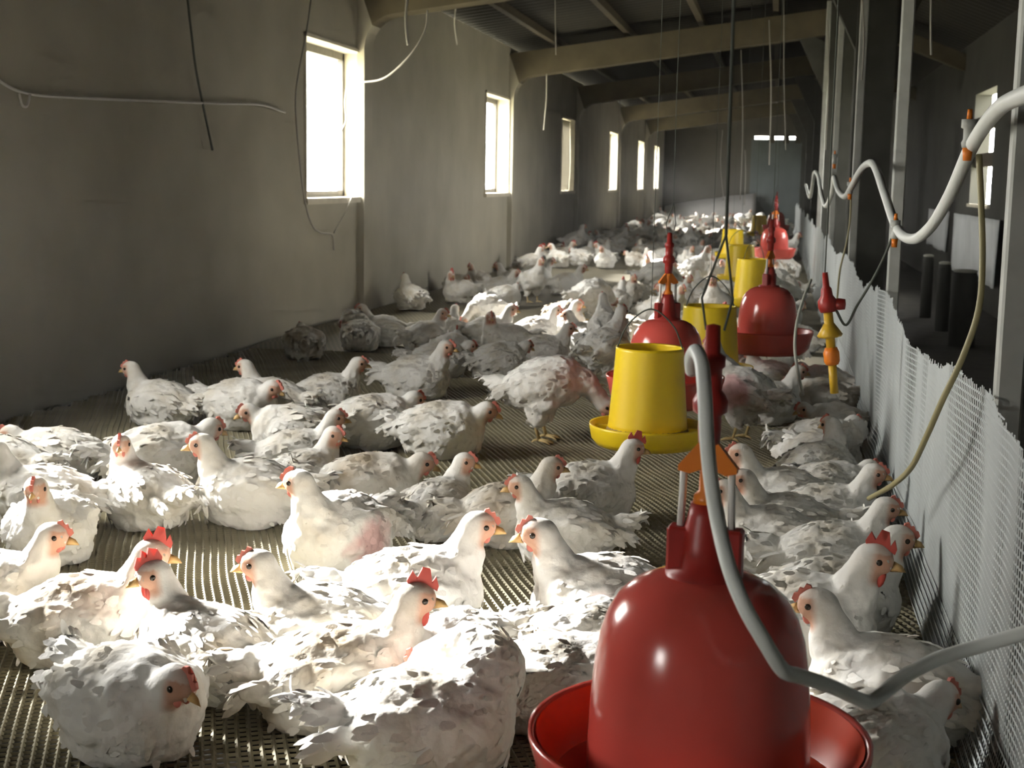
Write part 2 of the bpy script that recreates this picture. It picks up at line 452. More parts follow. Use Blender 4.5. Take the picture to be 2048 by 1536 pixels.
# ------------------------------------------------------------------ side net fence with its posts
NET_X = .35
def net_top(y):
    y = y / YS
    return .53 + .03 * noise.noise(Vector((y * 1.1, 0, 0))) + .022 * noise.noise(Vector((y * 4.5, 5, 0))) + .03 * math.cos((y - 1.85) * math.pi * 1.05)
def net_x(y, z):
    y = y / YS
    f = min(1, z / .5 + .15)
    return NET_X + f * (.020 * noise.noise(Vector((y * 3.2, z * .6, 2))) + .010 * noise.noise(Vector((y * 9, z * 1.2, 7)))) - .03 * (1 - min(1, z / .12)) * (1 if z < .12 else 0)
def side_net():
    vs, fs = [], []
    cell = .0135; wd = .0042
    y0, y1 = 1.0, 28.0
    nv = int((y1 - y0) / cell)
    def add_strip(pts, off):
        b0 = len(vs)
        for p in pts:
            vs.append((p[0] - off[0], p[1] - off[1], p[2] - off[2])); vs.append((p[0] - .0016, p[1], p[2])); vs.append((p[0] + off[0], p[1] + off[1], p[2] + off[2]))
        for j in range(len(pts) - 1):
            a = b0 + j * 3
            fs.extend([(a, a + 3, a + 4, a + 1), (a + 1, a + 4, a + 5, a + 2)])
    k = 0
    y = y0
    while y < y1:
        t = net_top(y) + .012 * random.random()
        n = 9
        add_strip([(net_x(y + .12 * (t * i / n), t * i / n), y + .12 * (t * i / n), -.02 + (t + .02) * i / n) for i in range(n + 1)], (0, wd / 2, 0))
        y += cell if y < 10 else cell * 1.6; k += 1
    nh = int(.63 / cell)
    for i in range(nh):
        z = -.015 + i * cell
        run = []
        y = y0
        while y < y1:
            if z < net_top(y) + .004: run.append((net_x(y, z), y, z))
            else:
                if len(run) > 1: add_strip(run, (0, 0, wd / 2))
                run = []
            y += .06 if y < 10 else .14
        if len(run) > 1: add_strip(run, (0, 0, wd / 2))
    me = bpy.data.meshes.new('pen_net'); me.from_pydata(vs, [], fs); return me
tag(link('pen_net', side_net(), 'net'), 'white plastic mesh net fencing the pen along the pale posts', 'net')
posts = [(1.866, .042, 'thick pale post rising beside the bent white hose'), (3.72, .04, 'slim pale post behind the thick one, where the hose peaks'),
         (5.75, .04, 'third pale post along the net'), (8.0, .04, 'fourth pale post along the net'), (10.5, .04, 'fifth pale post, far along the net')]
for y, ww, lab in posts:
    y *= YS
    bm = bmesh.new(); bbox(bm, (NET_X + .012, y - ww / 2, -.1), (NET_X + .012 + ww, y + ww / 2, RIDGE_Z - .12))
    bmesh.ops.bevel(bm, geom=bm.edges[:], offset=.004, segments=1, affect='EDGES')
    tag(link('fence_post', bm_mesh(bm, 'fence_post'), 'post'), lab, 'post', 'posts carrying the pen net')

# ------------------------------------------------------------------ water hose with fittings, tubes
hp = [(2120, 165, 1.45), (2048, 190, 1.6), (1995, 220, 1.78), (1945, 290, 2.0), (1900, 390, 2.25), (1860, 455, 2.5), (1825, 478, 2.7), (1795, 458, 2.95), (1770, 390, 3.3), (1752, 338, 3.6), (1740, 326, 3.78),
      (1722, 340, 4.1), (1705, 370, 4.5), (1690, 393, 4.9), (1676, 380, 5.3), (1668, 355, 5.6), (1664, 385, 5.9), (1652, 412, 6.4), (1643, 390, 6.9), (1637, 355, 7.4), (1629, 345, 8.0), (1624, 375, 8.6), (1619, 395, 9.3), (1612, 370, 10.4)]
hose_pts = [at(*p) for p in hp]
for p in hose_pts: pass
tag(tube('water_hose', hose_pts, .0125, 'hose', seg=12), 'white rubber water hose sagging between the posts above the net', 'hose')
def fitting(px, py, Y, lab, up=1):
    p = at(px, py, Y); r = empty('hose_tap', p)
    tag(r, lab, 'tap', 'taps on the water hose')
    lathe('tap_body', [(0, -.02), (.010, -.02), (.012, -.012), (.009, -.006), (.009, .012), (.013, .014), (.013, .028), (0, .028)], 'post', r, 16)
    lathe('tap_collar', [(0, -.042), (.007, -.042), (.009, -.02), (0, -.02)], 'orange', r, 16)
    lathe('tap_handle', [(0, .028), (.005, .028), (.004, .045), (0, .045)], 'orange', r, 12)
    return r
fitting(1937, 272, 2.0, 'white tap with orange ends on the hose beside the thick post')
fitting(1790, 462, 2.95, 'white tap with orange collar at the low bend of the hose')
fitting(1700, 378, 4.6, 'small tap where the hose dips behind the slim post')
fitting(1669, 320, 5.6, 'tap standing up from the far hump of the hose')
tag(tube('drop_tube', [at(1958, 310, 2.0), at(1962, 400, 1.98), at(1965, 520, 1.95), at(1957, 620, 1.93), at(1925, 715, 1.93), at(1885, 800, 1.95), at(1852, 875, 2.0), at(1822, 935, 2.1), at(1785, 970, 2.25), at(1738, 997, 2.4)], .0056, 'tube', seg=10),
    'olive drop tube curving from the thick post down over the net', 'tube')
tag(tube('drop_tube', [at(1786, 470, 2.95), at(1770, 510, 2.95), at(1745, 560, 2.97), at(1715, 610, 3.0), at(1692, 650, 3.0), at(1672, 620, 3.0)], .0035, 'darkcord', seg=8),
    'thin dark tube running from the low hose tap to the amber valve', 'tube')
tag(tube('drop_tube', [at(1702, 385, 4.6), at(1700, 440, 4.6), at(1692, 490, 4.6), at(1680, 540, 4.6), at(1674, 600, 4.6)], .004, 'tube', seg=8),
    'thin tube hanging from the hose tap behind the slim post', 'tube')
tag(tube('drop_tube', [at(1622, 560, 4.2), at(1606, 600, 4.1), at(1593, 650, 4.0), at(1590, 700, 3.9), at(1598, 755, 3.8), at(1606, 790, 3.75)], .0055, 'tubegrey', seg=8),
    'pale tube hooping over the birds beside the amber valve', 'tube')

# ------------------------------------------------------------------ bell drinkers
def dr_proto():
    D = {}
    D['bell'] = lathe_mesh('bell', [(.0, .217), (.044, .217), (.062, .213), (.080, .204), (.096, .190), (.108, .170), (.116, .145), (.121, .115), (.125, .07), (.127, .02), (.128, -.02),
                                    (.125, -.02), (.124, .02), (.118, .115), (.105, .166), (.07, .20), (.0, .21)], 56)
    D['pan'] = lathe_mesh('pan', [(.110, -.045), (.150, -.050), (.172, -.030), (.183, .005), (.190, .030), (.196, .032), (.196, .024), (.190, .004), (.180, -.040), (.155, -.065), (.0, -.065), (.0, -.05)], 64)
    D['pan_lit_inside'] = lathe_mesh('pan_lit_inside', [(.125, -.042), (.150, -.045), (.169, -.028), (.1795, .005), (.187, .0295)], 64)  # added shell, its brighter colour paints the light inside the red pan
    D['water'] = lathe_mesh('water', [(.124, -.030), (.1685, -.030)], 64)
    for s in (-1, 1):
        bm = bmesh.new(); bbox(bm, (s * .029 - .0135, -.013, .205), (s * .029 + .0135, .013, .272)); bmesh.ops.bevel(bm, geom=bm.edges[:], offset=.003, segments=1, affect='EDGES')
        D['neck_lug%d' % s] = bm_mesh(bm, 'neck_lug')
    D['neck'] = lathe_mesh('neck', [(.044, .205), (.044, .222), (.030, .226), (.026, .262), (.021, .285), (.018, .300), (.0, .302)], 32)
    D['spring_tube'] = lathe_mesh('spring_tube', [(.0, .298), (.016, .298), (.015, .308), (.0095, .314), (.0085, .350), (.010, .353), (.010, .372), (0, .374)], 24)
    bm = bmesh.new(); pr = [(-.033, .336), (-.033, .342), (-.010, .370), (.010, .370), (.033, .342), (.033, .336), (.020, .333), (.008, .338), (-.008, .338), (-.020, .333)]
    f = [bm.verts.new((x, -.006, z)) for x, z in pr]; g = [bm.verts.new((x, .006, z)) for x, z in pr]
    for i in range(len(pr)): bm.faces.new((f[i], f[(i + 1) % len(pr)], g[(i + 1) % len(pr)], g[i]))
    bmesh.ops.triangle_fill(bm, use_beauty=True, edges=[e for e in bm.edges if e.verts[0].co.y == e.verts[1].co.y and e.verts[0].co.y < 0])
    bmesh.ops.triangle_fill(bm, use_beauty=True, edges=[e for e in bm.edges if abs(e.verts[0].co.y - .006) < 1e-6 and abs(e.verts[1].co.y - .006) < 1e-6])
    bmesh.ops.recalc_face_normals(bm, faces=bm.faces)
    D['valve_wing'] = bm_mesh(bm, 'valve_wing')
    for s in (-1, 1):
        bm = bmesh.new(); tube_bm(bm, [Vector((s * .027, 0, .340)), Vector((s * .0275, 0, .31)), Vector((s * .029, 0, .268))], .0042, 10)
        D['rod%d' % s] = bm_mesh(bm, 'rod')
    D['valve'] = lathe_mesh('valve', [(.0, .368), (.012, .368), (.013, .385), (.013, .400), (.019, .404), (.020, .416), (.016, .424), (.012, .428), (.012, .452), (.015, .455), (.015, .466), (.009, .470), (.008, .50), (0, .502)], 24)
    return D
DP = dr_proto()
DMAT = dict(bell='red', pan='red', pan_lit_inside='redlit', water='water', neck='redmatte', spring_tube='orange', valve_wing='orange', valve='redmatte')
DMAT['neck_lug-1'] = DMAT['neck_lug1'] = 'redmatte'
DMAT['rod-1'] = DMAT['rod1'] = 'steel'
for k, me in DP.items():
    me.materials.append(M[DMAT[k]]); me.polygons.foreach_set('use_smooth', [not k.startswith(('neck_lug', 'valve_wing'))] * len(me.polygons))
def drinker(px, py_belltop, Y, lab, rot=0, z=None, cord_top=2.62):
    p = at(px, py_belltop, Y)
    zz = (p.z - .215) if z is None else z
    r = empty('bell_drinker', (p.x, p.y, zz)); r.rotation_euler.z = rot
    tag(r, lab, 'drinker', 'bell drinkers')
    for k, me in DP.items():
        o = link(k.rstrip('-1'), me, None, r)
    bm = bmesh.new()
    tube_bm(bm, [Vector((.012, 0, .495)), Vector((.020, .0, .53)), Vector((.010, 0, .60))], .0015, 6)
    tube_bm(bm, [Vector((-.008, 0, .495)), Vector((-.014, .0, .53)), Vector((.010, 0, .60))], .0015, 6)
    tube_bm(bm, [Vector((.010, 0, .60)), Vector((.008, 0, .95)), Vector((.02, 0, cord_top - zz))], .0020 if p.y < 2 else .0014, 6)
    link('hanging_cord', bm_mesh(bm, 'hanging_cord'), 'darkcord', r)
    return r
d_near = drinker(1408, 1152, 1.22, 'nearest red bell drinker with a white tube looping in front of it', math.radians(-6), cord_top=2.5)
d_near.rotation_euler.x = math.radians(0)
drinker(1334, 640, 3.62, 'red bell drinker standing right behind the big yellow feeder', .5)
drinker(1538, 574, 4.75, 'red bell drinker between two yellow feeders beside the pale tube', 1.1)
drinker(1550, 455, 10.2, 'red bell drinker behind the amber valve stand, seen past stacked yellow feeders', .3)
drinker(1553, 424, 16.0, 'farthest red bell drinker near the end wall doorway', .8)
# white tube of the nearest drinker
tp = [(1384, 742, 1.20), (1383, 718, 1.185), (1392, 702, 1.17), (1404, 730, 1.15), (1410, 800, 1.13), (1414, 880, 1.12), (1422, 960, 1.11), (1437, 1050, 1.09), (1460, 1140, 1.06), (1490, 1215, 1.045), (1530, 1285, 1.04), (1566, 1340, 1.05),
      (1600, 1352, 1.07), (1660, 1372, 1.10), (1715, 1397, 1.13), (1735, 1404, 1.14), (1755, 1395, 1.15), (1810, 1352, 1.17), (1880, 1316, 1.19), (1960, 1292, 1.2), (2060, 1262, 1.2), (2160, 1225, 1.2)]
tag(tube('water_tube', [at(*p) for p in tp], .0078, 'hose', seg=12, sub=6), 'white water tube looping from the nearest red drinker to the net', 'tube')
# lone amber valve near the net
def lone_valve():
    top, bot = at(1650, 545, 3.0), at(1668, 775, 3.0)
    r = empty('valve_stand', bot); tag(r, 'slender amber drinker valve with red head hanging beside the net', 'valve')
    ax = (top - bot); L = ax.length; q = Vector((0, 0, 1)).rotation_difference(ax.normalized())
    def part(nm, prof, mat):
        o = lathe(nm, [(rr, zz * L) for rr, zz in prof], mat, r, 20); o.rotation_mode = 'QUATERNION'; o.rotation_quaternion = q
    part('stem', [(0, -.05), (.011, -.05), (.011, .22), (0, .22)], 'yellowtube')
    part('lower_collar', [(0, .20), (.016, .20), (.021, .23), (.021, .31), (.016, .35), (0, .35)], 'orange')
    part('upper_stem', [(0, .34), (.012, .34), (.013, .48), (.018, .5), (.013, .52), (.012, .68), (0, .68)], 'yellowtube')
    part('head', [(0, .66), (.020, .66), (.025, .70), (.025, .76), (.016, .80), (.014, .86), (.009, .88), (.007, 1.0), (0, 1.0)], 'redmatte')
    w_ = lathe('wing', [(0, .46 * L), (.03, .44 * L), (.034, .46 * L), (.014, .56 * L), (0, .56 * L)], 'yellowtube', r, 6); w_.rotation_mode = 'QUATERNION'; w_.rotation_quaternion = q
    k_ = lathe('knob', [(0, -.012), (.014, -.012), (.016, 0), (.014, .016), (0, .018)], 'redmatte', r, 14)
    k_.rotation_euler = (0, math.pi / 2, 0); k_.location = (ax * .73 + Vector((.03, 0, 0)))
    tube('hanging_cord', [Vector(ax), Vector(ax) + Vector((.0, 0, .4)), Vector((ax.x, 0, 2.2))], .0018, 'darkcord', r, 6)
lone_valve()

# ------------------------------------------------------------------ yellow feeders
FP = {
 'hopper': lathe_mesh('hopper', [(.100, .30), (.106, .302), (.106, .292), (.112, .20), (.124, .06), (.128, .035), (.125, .035), (.121, .06), (.109, .20), (.100, .296)], 56, True),
 'pan': lathe_mesh('pan', [(.0, .008), (.155, .006), (.168, .022), (.176, .058), (.183, .060), (.183, .052), (.176, .014), (.160, -.006), (.0, -.008)], 56),
 'feed': lathe_mesh('feed', [(.0, .245), (.06, .238), (.106, .225), (.113, .17), (.121, .06), (.135, .030), (.150, .016), (.0, .012)], 40),
}
FP['hopper'].materials.append(M['yellow']); FP['pan'].materials.append(M['yellow']); FP['feed'].materials.append(M['feed'])
for me in FP.values(): me.polygons.foreach_set('use_smooth', [True] * len(me.polygons))
bm = bmesh.new(); bbox(bm, (.10, -.004, .012), (.165, .004, .05))
FIN = bm_mesh(bm, 'fin'); FIN.materials.append(M['yellow'])
bm = bmesh.new(); tube_bm(bm, catmull([(-.103, 0, .295), (-.07, 0, .37), (0, 0, .42), (.07, 0, .37), (.103, 0, .295)]), .0025, 6); tube_bm(bm, [Vector((0, 0, .42)), Vector((.01, 0, 2.2))], .0012, 5)
FP['hanger'] = bm_mesh(bm, 'hanger'); FP['hanger'].materials.append(M['darkcord'])
def feeder(px, py_top, Y, lab, s=1.0, rot=0):
    p = at(px, py_top, Y); r = empty('hanging_feeder', (p.x, p.y, p.z - .30 * s)); r.rotation_euler.z = rot; r.scale = (s, s, s)
    tag(r, lab, 'feeder', 'yellow hanging feeders')
    for k, me in FP.items(): link(k, me, None, r)
    for k in range(6): link('fin', FIN, None, r).rotation_euler.z = k * math.pi / 3
feeder(1300, 695, 3.17, 'large yellow feeder with wide pan in front of a red drinker', .93)
feeder(1420, 612, 4.45, 'yellow feeder hopper beside two hanging dark wires', 1.0, .4)
feeder(1508, 518, 7.2, 'yellow feeder behind the round red drinker', 1.0, .9)
feeder(1482, 490, 8.9, 'yellow feeder half hidden behind another feeder', 1.0, .2)
feeder(1466, 459, 11.8, 'small distant yellow feeder among bright birds', 1.0, .3)
feeder(1519, 431, 17.0, 'tiny farthest yellow feeder before the end wall', 1.0, .6)

# ------------------------------------------------------------------ chickens
def ell(bm, c, r, rot=None, sub=3):
    mtx = Matrix.Translation(c)
    if rot is not None: mtx = mtx @ rot
    bmesh.ops.create_icosphere(bm, subdivisions=sub, radius=1, matrix=mtx @ Matrix.Diagonal((*r, 1)))
def RY(a): return Matrix.Rotation(math.radians(a), 4, 'Y')
def RZ(a): return Matrix.Rotation(math.radians(a), 4, 'Z')
def head_frame(d):
    d = Vector(d).normalized(); side = Vector((0, 0, 1)).cross(d); side = side.normalized(); up = d.cross(side); return d, side, up

def chicken_proto(name, neck, head, hdir, standing=False, seed=1, puff=1.0, nf=750):
    rnd = random.Random(seed)
    bm = bmesh.new()
    lift = .105 if standing else 0.0
    tilt = -14 if standing else -4
    T0 = Matrix.Translation((0, 0, lift + (.10 if standing else .088))) @ RY(tilt)
    def e(c, r, rot=None):
        mtx = T0 @ Matrix.Translation(c)
        if rot is not None: mtx = mtx @ rot
        bmesh.ops.create_icosphere(bm, subdivisions=3, radius=1, matrix=mtx @ Matrix.Diagonal((*r, 1)))
    e((0, 0, .004), (.148, .114 * puff, .098))
    e((.065, 0, .002), (.092, .102 * puff, .094))
    e((-.075, 0, .006), (.085, .085, .07))
    e((-.150, 0, .035), (.062, .046, .030), RY(28))
    e((-.19, 0, .055), (.04, .036, .014), RY(32))
    for s in (-1, 1):
        e((-.010, s * .088 * puff, .012), (.110, .030, .058), RZ(s * 4) @ RY(8))
        e((-.11, s * .066, .014), (.07, .018, .03), RZ(-s * 8) @ RY(4))
        e((.0, s * .06, -.055), (.07, .045, .045))
    if not standing:
        ell(bm, (0, 0, .035), (.135, .105 * puff, .04)); ell(bm, (.06, 0, .04), (.085, .085, .045))
    else:
        for s in (-1, 1): ell(bm, (-.01, s * .048, .115), (.045, .034, .06))
    pts = [Vector(p) for p in neck] + [Vector(head)]
    pts = catmull(pts, 5)
    n = len(pts)
    for i, p in enumerate(pts):
        t = i / (n - 1); r = .036 * (1 - t) ** 1.3 + .0320 - .004 * math.sin(math.pi * t)
        ell(bm, p, (r, r, r), None, 2)
    d, s_, u_ = head_frame(hdir); H = Vector(head)
    rot = Matrix((d, s_, u_)).transposed().to_4x4()
    ell(bm, H + d * .010 + u_ * .004, (.039, .029, .0325), rot, 3)
    ell(bm, H + d * .026 - u_ * .004, (.021, .016, .017), rot, 2)
    me = bm_mesh(bm, name)
    ob = bpy.data.objects.new(name, me); C.objects.link(ob)
    md = ob.modifiers.new('r', 'REMESH'); md.mode = 'VOXEL'; md.voxel_size = .0062
    sm = ob.modifiers.new('s', 'SMOOTH'); sm.factor = .5; sm.iterations = 6
    dg = bpy.context.evaluated_depsgraph_get(); dg.update()
    out = bpy.data.meshes.new_from_object(ob.evaluated_get(dg)); out.name = name
    bpy.data.objects.remove(ob); bpy.data.meshes.remove(me)
    nv = len(out.vertices)
    co = np.empty(nv * 3); out.vertices.foreach_get('co', co); co = co.reshape(-1, 3)
    no = np.empty(nv * 3); out.vertices.foreach_get('normal', no); no = no.reshape(-1, 3)
    bare = np.zeros(nv, dtype=np.float32)
    off = Vector((seed * 3.7, seed * 1.3, 0))
    for i in range(nv):
        p = Vector(co[i]); hd = (p - H).length
        amp = min(1, max(.15, (hd - .02) / .06))
        q = p + off
        dsp = .0075 * noise.noise(q * 17) + .0045 * noise.noise(q * 38) + .003 * noise.noise(q * 75)
        co[i] += no[i] * dsp * amp
        co[i][2] = max(co[i][2], .0015 if not standing else -1)
        # bare skin round the eye
        f = (p - H).dot(d)
        bare[i] = max(0, min(1, (f - .004) / .014)) * max(0, 1 - max(0, hd - .043) / .012) * (1 if (p - H).dot(u_) < .02 else .35)
    out.vertices.foreach_set('co', co.ravel())
    a = out.attributes.new('bare', 'FLOAT', 'POINT'); a.data.foreach_set('value', bare)
    out.polygons.foreach_set('use_smooth', [True] * len(out.polygons)); out.update()
    # plumage
    areas = [p.area for p in out.polygons]
    vs, fs, vn = [], [], []
    picks = rnd.choices(range(len(areas)), weights=areas, k=nf * 2)
    cnt = 0
    zb = lift
    for k in picks:
        if cnt >= nf: break
        pg = out.polygons[k]; p = pg.center.copy(); nn = pg.normal.copy()
        if nn.z < -.35 and not standing: continue
        if p.z < .03 and not standing: continue
        hd = (p - H).length
        if hd < .042: continue
        if hd < .10:
            flow = Vector((-.4, 0, -1)); L = rnd.uniform(.012, .018); wd = L * .5; tl = rnd.uniform(.04, .16)
        else:
            flow = Vector((-1, 0, -.35 if p.z > zb + .09 else -.75)); L = rnd.uniform(.022, .036); wd = L * rnd.uniform(.42, .58); tl = rnd.uniform(-.02, .07)
            if abs(p.y) > .07 and p.x < .03 and p.z > zb + .05: L *= 1.4; wd *= 1.1
            if p.x < -.13: L *= 1.25
        flow = flow + Vector((rnd.gauss(0, .16), rnd.gauss(0, .16), rnd.gauss(0, .14)))
        t = flow - nn * flow.dot(nn)
        if t.length < .05: continue
        t.normalize(); sd = nn.cross(t)
        t2 = (t * math.cos(tl) + nn * math.sin(tl)); n2 = sd.cross(t2) * -1
        if n2.dot(nn) < 0: n2 = -n2
        p = p - nn * .003
        b0 = len(vs)
        def V(a_, b_, c_): vs.append(tuple(p + t2 * (a_ * L) + sd * (b_ * wd) + n2 * (c_ * L)))
        V(0, -.3, 0); V(0, .3, 0); V(.45, -.5, -.02); V(.45, 0, .06); V(.45, .5, -.02); V(.85, -.34, -.10); V(.85, 0, -.02); V(.85, .34, -.10); V(1.03, 0, -.13)
        fs += [q[::-1] for q in ((b0, b0 + 1, b0 + 3), (b0, b0 + 3, b0 + 2), (b0 + 1, b0 + 4, b0 + 3), (b0 + 2, b0 + 3, b0 + 6, b0 + 5), (b0 + 3, b0 + 4, b0 + 7, b0 + 6), (b0 + 5, b0 + 6, b0 + 8), (b0 + 6, b0 + 7, b0 + 8))]
        cnt += 1
        vn += [tuple((nn * .75 + n2 * .25).normalized())] * 9
    # tail fan
    tb = T0 @ Vector((-.175, 0, .045))
    for k in range(9):
        a_ = math.radians((k - 4) * 11); t2 = (T0.to_3x3() @ Vector((-math.cos(a_), math.sin(a_), .55 + .1 * (k % 2)))).normalized(); sd = Vector((math.sin(a_), math.cos(a_), 0)); n2 = t2.cross(sd)
        L, wd = .05, .026; b0 = len(vs)
        for (aa, bb_) in ((0, -.4), (0, .4), (.6, -.5), (.6, .5), (.95, -.25), (.95, .25)): vs.append(tuple(tb + t2 * (aa * L) + sd * (bb_ * wd) + n2 * (.004 * (k % 3))))
        tq = [(b0, b0 + 1, b0 + 3, b0 + 2), (b0 + 2, b0 + 3, b0 + 5, b0 + 4)]
        fs += [q[::-1] for q in tq] if n2.z > 0 else tq
        vn += [tuple(n2 if n2.z > 0 else -n2)] * 6
    pm = bpy.data.meshes.new(name + '_plumage'); pm.from_pydata(vs, [], fs)
    pm.polygons.foreach_set('use_smooth', [True] * len(pm.polygons)); pm.update(); pm.normals_split_custom_set_from_vertices(vn)
    # head parts
    def P_(a_, b_, c_): return H + d * a_ + s_ * b_ + u_ * c_
    parts = {}
    bk = bmesh.new()
    base = [bk.verts.new(P_(.040, .0085, -.006)), bk.verts.new(P_(.040, -.0085, -.006)), bk.verts.new(P_(.040, 0, .008)), bk.verts.new(P_(.036, 0, -.014))]
    mid = bk.verts.new(P_(.056, 0, .003)); tip = bk.verts.new(P_(.066, 0, -.009)); low = bk.verts.new(P_(.054, 0, -.011))
    for q in ((base[0], mid, base[2]), (base[1], base[2], mid), (base[0], tip, mid), (base[1], mid, tip), (base[0], low, tip), (base[1], tip, low), (base[0], base[3], low), (base[1], low, base[3]), (base[0], base[2], base[1]), (base[0], base[1], base[3])): bk.faces.new(q)
    bmesh.ops.subdivide_edges(bk, edges=bk.edges[:], cuts=1, use_grid_fill=True, smooth=.2)
    bmesh.ops.recalc_face_normals(bk, faces=bk.faces)
    parts['beak'] = bm_mesh(bk, 'beak'); parts['beak'].transform(Matrix.Translation(d * .006))
    def comb(big):
        kk = bmesh.new()
        pr = [(.042, .010), (.044, .020), (.037, .026 + .012 * big), (.031, .024), (.025, .034 + .016 * big), (.018, .029), (.010, .036 + .016 * big), (.002, .030), (-.008, .033 + .012 * big), (-.016, .026), (-.014, .020), (.01, .022), (.03, .016)]
        pr = [(x + .004, z + .0105) for x, z in pr]
        if big < 0: pr = [(.050, .008), (.056, .016), (.051, .026), (.045, .026), (.040, .036), (.033, .034), (.027, .043), (.019, .040), (.016, .032), (.03, .026), (.042, .016)]
        m_ = len(pr); f = [kk.verts.new(P_(x, .0035, z)) for x, z in pr]; g = [kk.verts.new(P_(x, -.0035, z)) for x, z in pr]
        kk.faces.new(f); kk.faces.new(g[::-1])
        for i in range(m_): kk.faces.new((f[i], f[(i + 1) % m_], g[(i + 1) % m_], g[i]))
        bmesh.ops.triangulate(kk, faces=[q for q in kk.faces if len(q.verts) > 4])
        bmesh.ops.recalc_face_normals(kk, faces=kk.faces)
        return bm_mesh(kk, 'comb')
    parts['comb'] = comb(-.45); parts['comb_big'] = comb(1.0)
    def wattle(s, k):
        ww = bmesh.new(); ell(ww, P_(.028, s * .010, -.020 - .008 * k), (.009, .0045, .011 + .007 * k), rot, 2); return bm_mesh(ww, 'wattle')
    for s in (-1, 1):
        parts['wattle%d' % s] = wattle(s, 0); parts['wattle_big%d' % s] = wattle(s, 1)
        ee = bmesh.new(); ell(ee, P_(.022, s * .0268, .006), (.0062, .0035, .0062), rot, 2); parts['eye%d' % s] = bm_mesh(ee, 'eye')
    if standing:
        for s in (-1, 1):
            lg = bmesh.new(); y = s * .05
            tube_bm(lg, [Vector((-.02, y, .11)), Vector((-.015, y, .06)), Vector((.0, y, .012))], [.010, .0065, .0065], 8)
            for ang in (-32, 0, 32, 180):
                a_ = math.radians(ang); ln = .055 if ang != 180 else .028
                tube_bm(lg, [Vector((0, y, .012)), Vector((ln * .6 * math.cos(a_), y + ln * .6 * math.sin(a_), .010)), Vector((ln * math.cos(a_), y + ln * math.sin(a_), .003))], [.006, .005, .0022], 6)
            parts['leg%d' % s] = bm_mesh(lg, 'leg')
    for k, me_ in parts.items():
        me_.polygons.foreach_set('use_smooth', [not k.startswith('comb')] * len(me_.polygons))
    return dict(body=out, plumage=pm, parts=parts, standing=standing)

PROTO = {}
PROTO['sit'] = chicken_proto('hen_sit', [(.075, 0, .12), (.115, 0, .160), (.122, 0, .195)], (.138, 0, .230), (1, 0, -.12), seed=1)
PROTO['left'] = chicken_proto('hen_left', [(.075, 0, .12), (.115, 0, .160), (.118, .01, .195)], (.124, .018, .230), (.25, 1, -.12), seed=2)
PROTO['right'] = chicken_proto('hen_right', [(.075, 0, .12), (.115, 0, .160), (.118, -.01, .195)], (.124, -.018, .230), (.25, -1, -.12), seed=3)
PROTO['low'] = chicken_proto('hen_low', [(.08, 0, .11), (.125, 0, .135)], (.155, 0, .165), (1, .2, -.3), seed=4, puff=1.05)
PROTO['preen'] = chicken_proto('hen_preen', [(.075, 0, .13), (.118, .02, .175), (.105, .065, .20), (.06, .09, .19)], (.025, .105, .165), (-.75, .2, -.75), seed=5, puff=1.05)
PROTO['back'] = chicken_proto('hen_back', [(.075, 0, .12), (.113, .0, .165), (.105, .012, .21)], (.085, .030, .24), (-.75, .7, -.05), seed=6)
PROTO['stand'] = chicken_proto('hen_stand', [(.075, 0, .265), (.118, 0, .31), (.128, 0, .345)], (.138, 0, .382), (1, 0, -.1), True, seed=8)
PROTO['peck'] = chicken_proto('hen_peck', [(.08, 0, .235), (.145, 0, .225), (.19, 0, .19)], (.222, 0, .15), (.8, 0, -.8), True, seed=9)
PROTO['turn'] = chicken_proto('hen_turn', [(.075, 0, .265), (.113, 0, .31), (.118, .01, .35)], (.115, .02, .388), (-.2, 1, -.1), True, seed=10)
PMAT = dict(beak='beak', comb='combpale', comb_big='comb', eye='eye', wattle='combpale', wattle_big='comb', leg='leg')
import re as _re
for pr in PROTO.values():
    for k, me in pr['parts'].items():
        me.materials.append(M[PMAT[_re.sub(r'-?1$', '', k)]])
    pr['body'].materials.append(M['feather']); pr['plumage'].materials.append(M['feather'])
def variant(src, matname):
    p = dict(PROTO[src]); p['body'] = p['body'].copy(); p['body'].materials[0] = M[matname]
    p['plumage'] = p['plumage'].copy(); p['plumage'].materials[0] = M[matname]; return p
for k in list(PROTO.keys()): PROTO[k + '_dirty'] = variant(k, 'dirty')
PROTO['preen_pink'] = variant('preen', 'pinkfeather'); PROTO['right_pink'] = variant('right', 'pinkfeather'); PROTO['sit_pink'] = variant('sit', 'pinkfeather'); PROTO['stand_pink'] = variant('stand', 'pinkstand')

placed = []
HS = .86
def hen(pose, x, y, ang, s=1.0, label='', group=None, big=False, near=2, z=0.0):
    p = PROTO[pose]
    o = bpy.data.objects.new('chicken', p['body']); C.objects.link(o)
    o.location = (x, y, ripple(x, y) * .6 + z); o.rotation_euler = (0, 0, math.radians(ang)); o.scale = (s, s, s)
    tag(o, label, 'chicken', group)
    q = bpy.data.objects.new('plumage', p['plumage']); C.objects.link(q); q.parent = o; q['kind'] = 'stuff'
    for k, me in p['parts'].items():
        base = _re.sub(r'-?1$', '', k)
        if base in ('comb', 'wattle') and big: continue
        if base in ('comb_big', 'wattle_big') and not big: continue
        if near < 2 and base in ('eye',): continue
        if near < 1 and base.startswith('wattle'): continue
        c_ = bpy.data.objects.new(base.replace('_big', ''), me); C.objects.link(c_); c_.parent = o
    placed.append((x, y, .155 * s))
    return o
def henpx(pose, px, py, ang, label, s=1.0, big=False, group='white chickens resting near the camera'):
    p = gnd(px, py); return hen(pose, p.x, p.y, ang, s, label, group, big, 2)

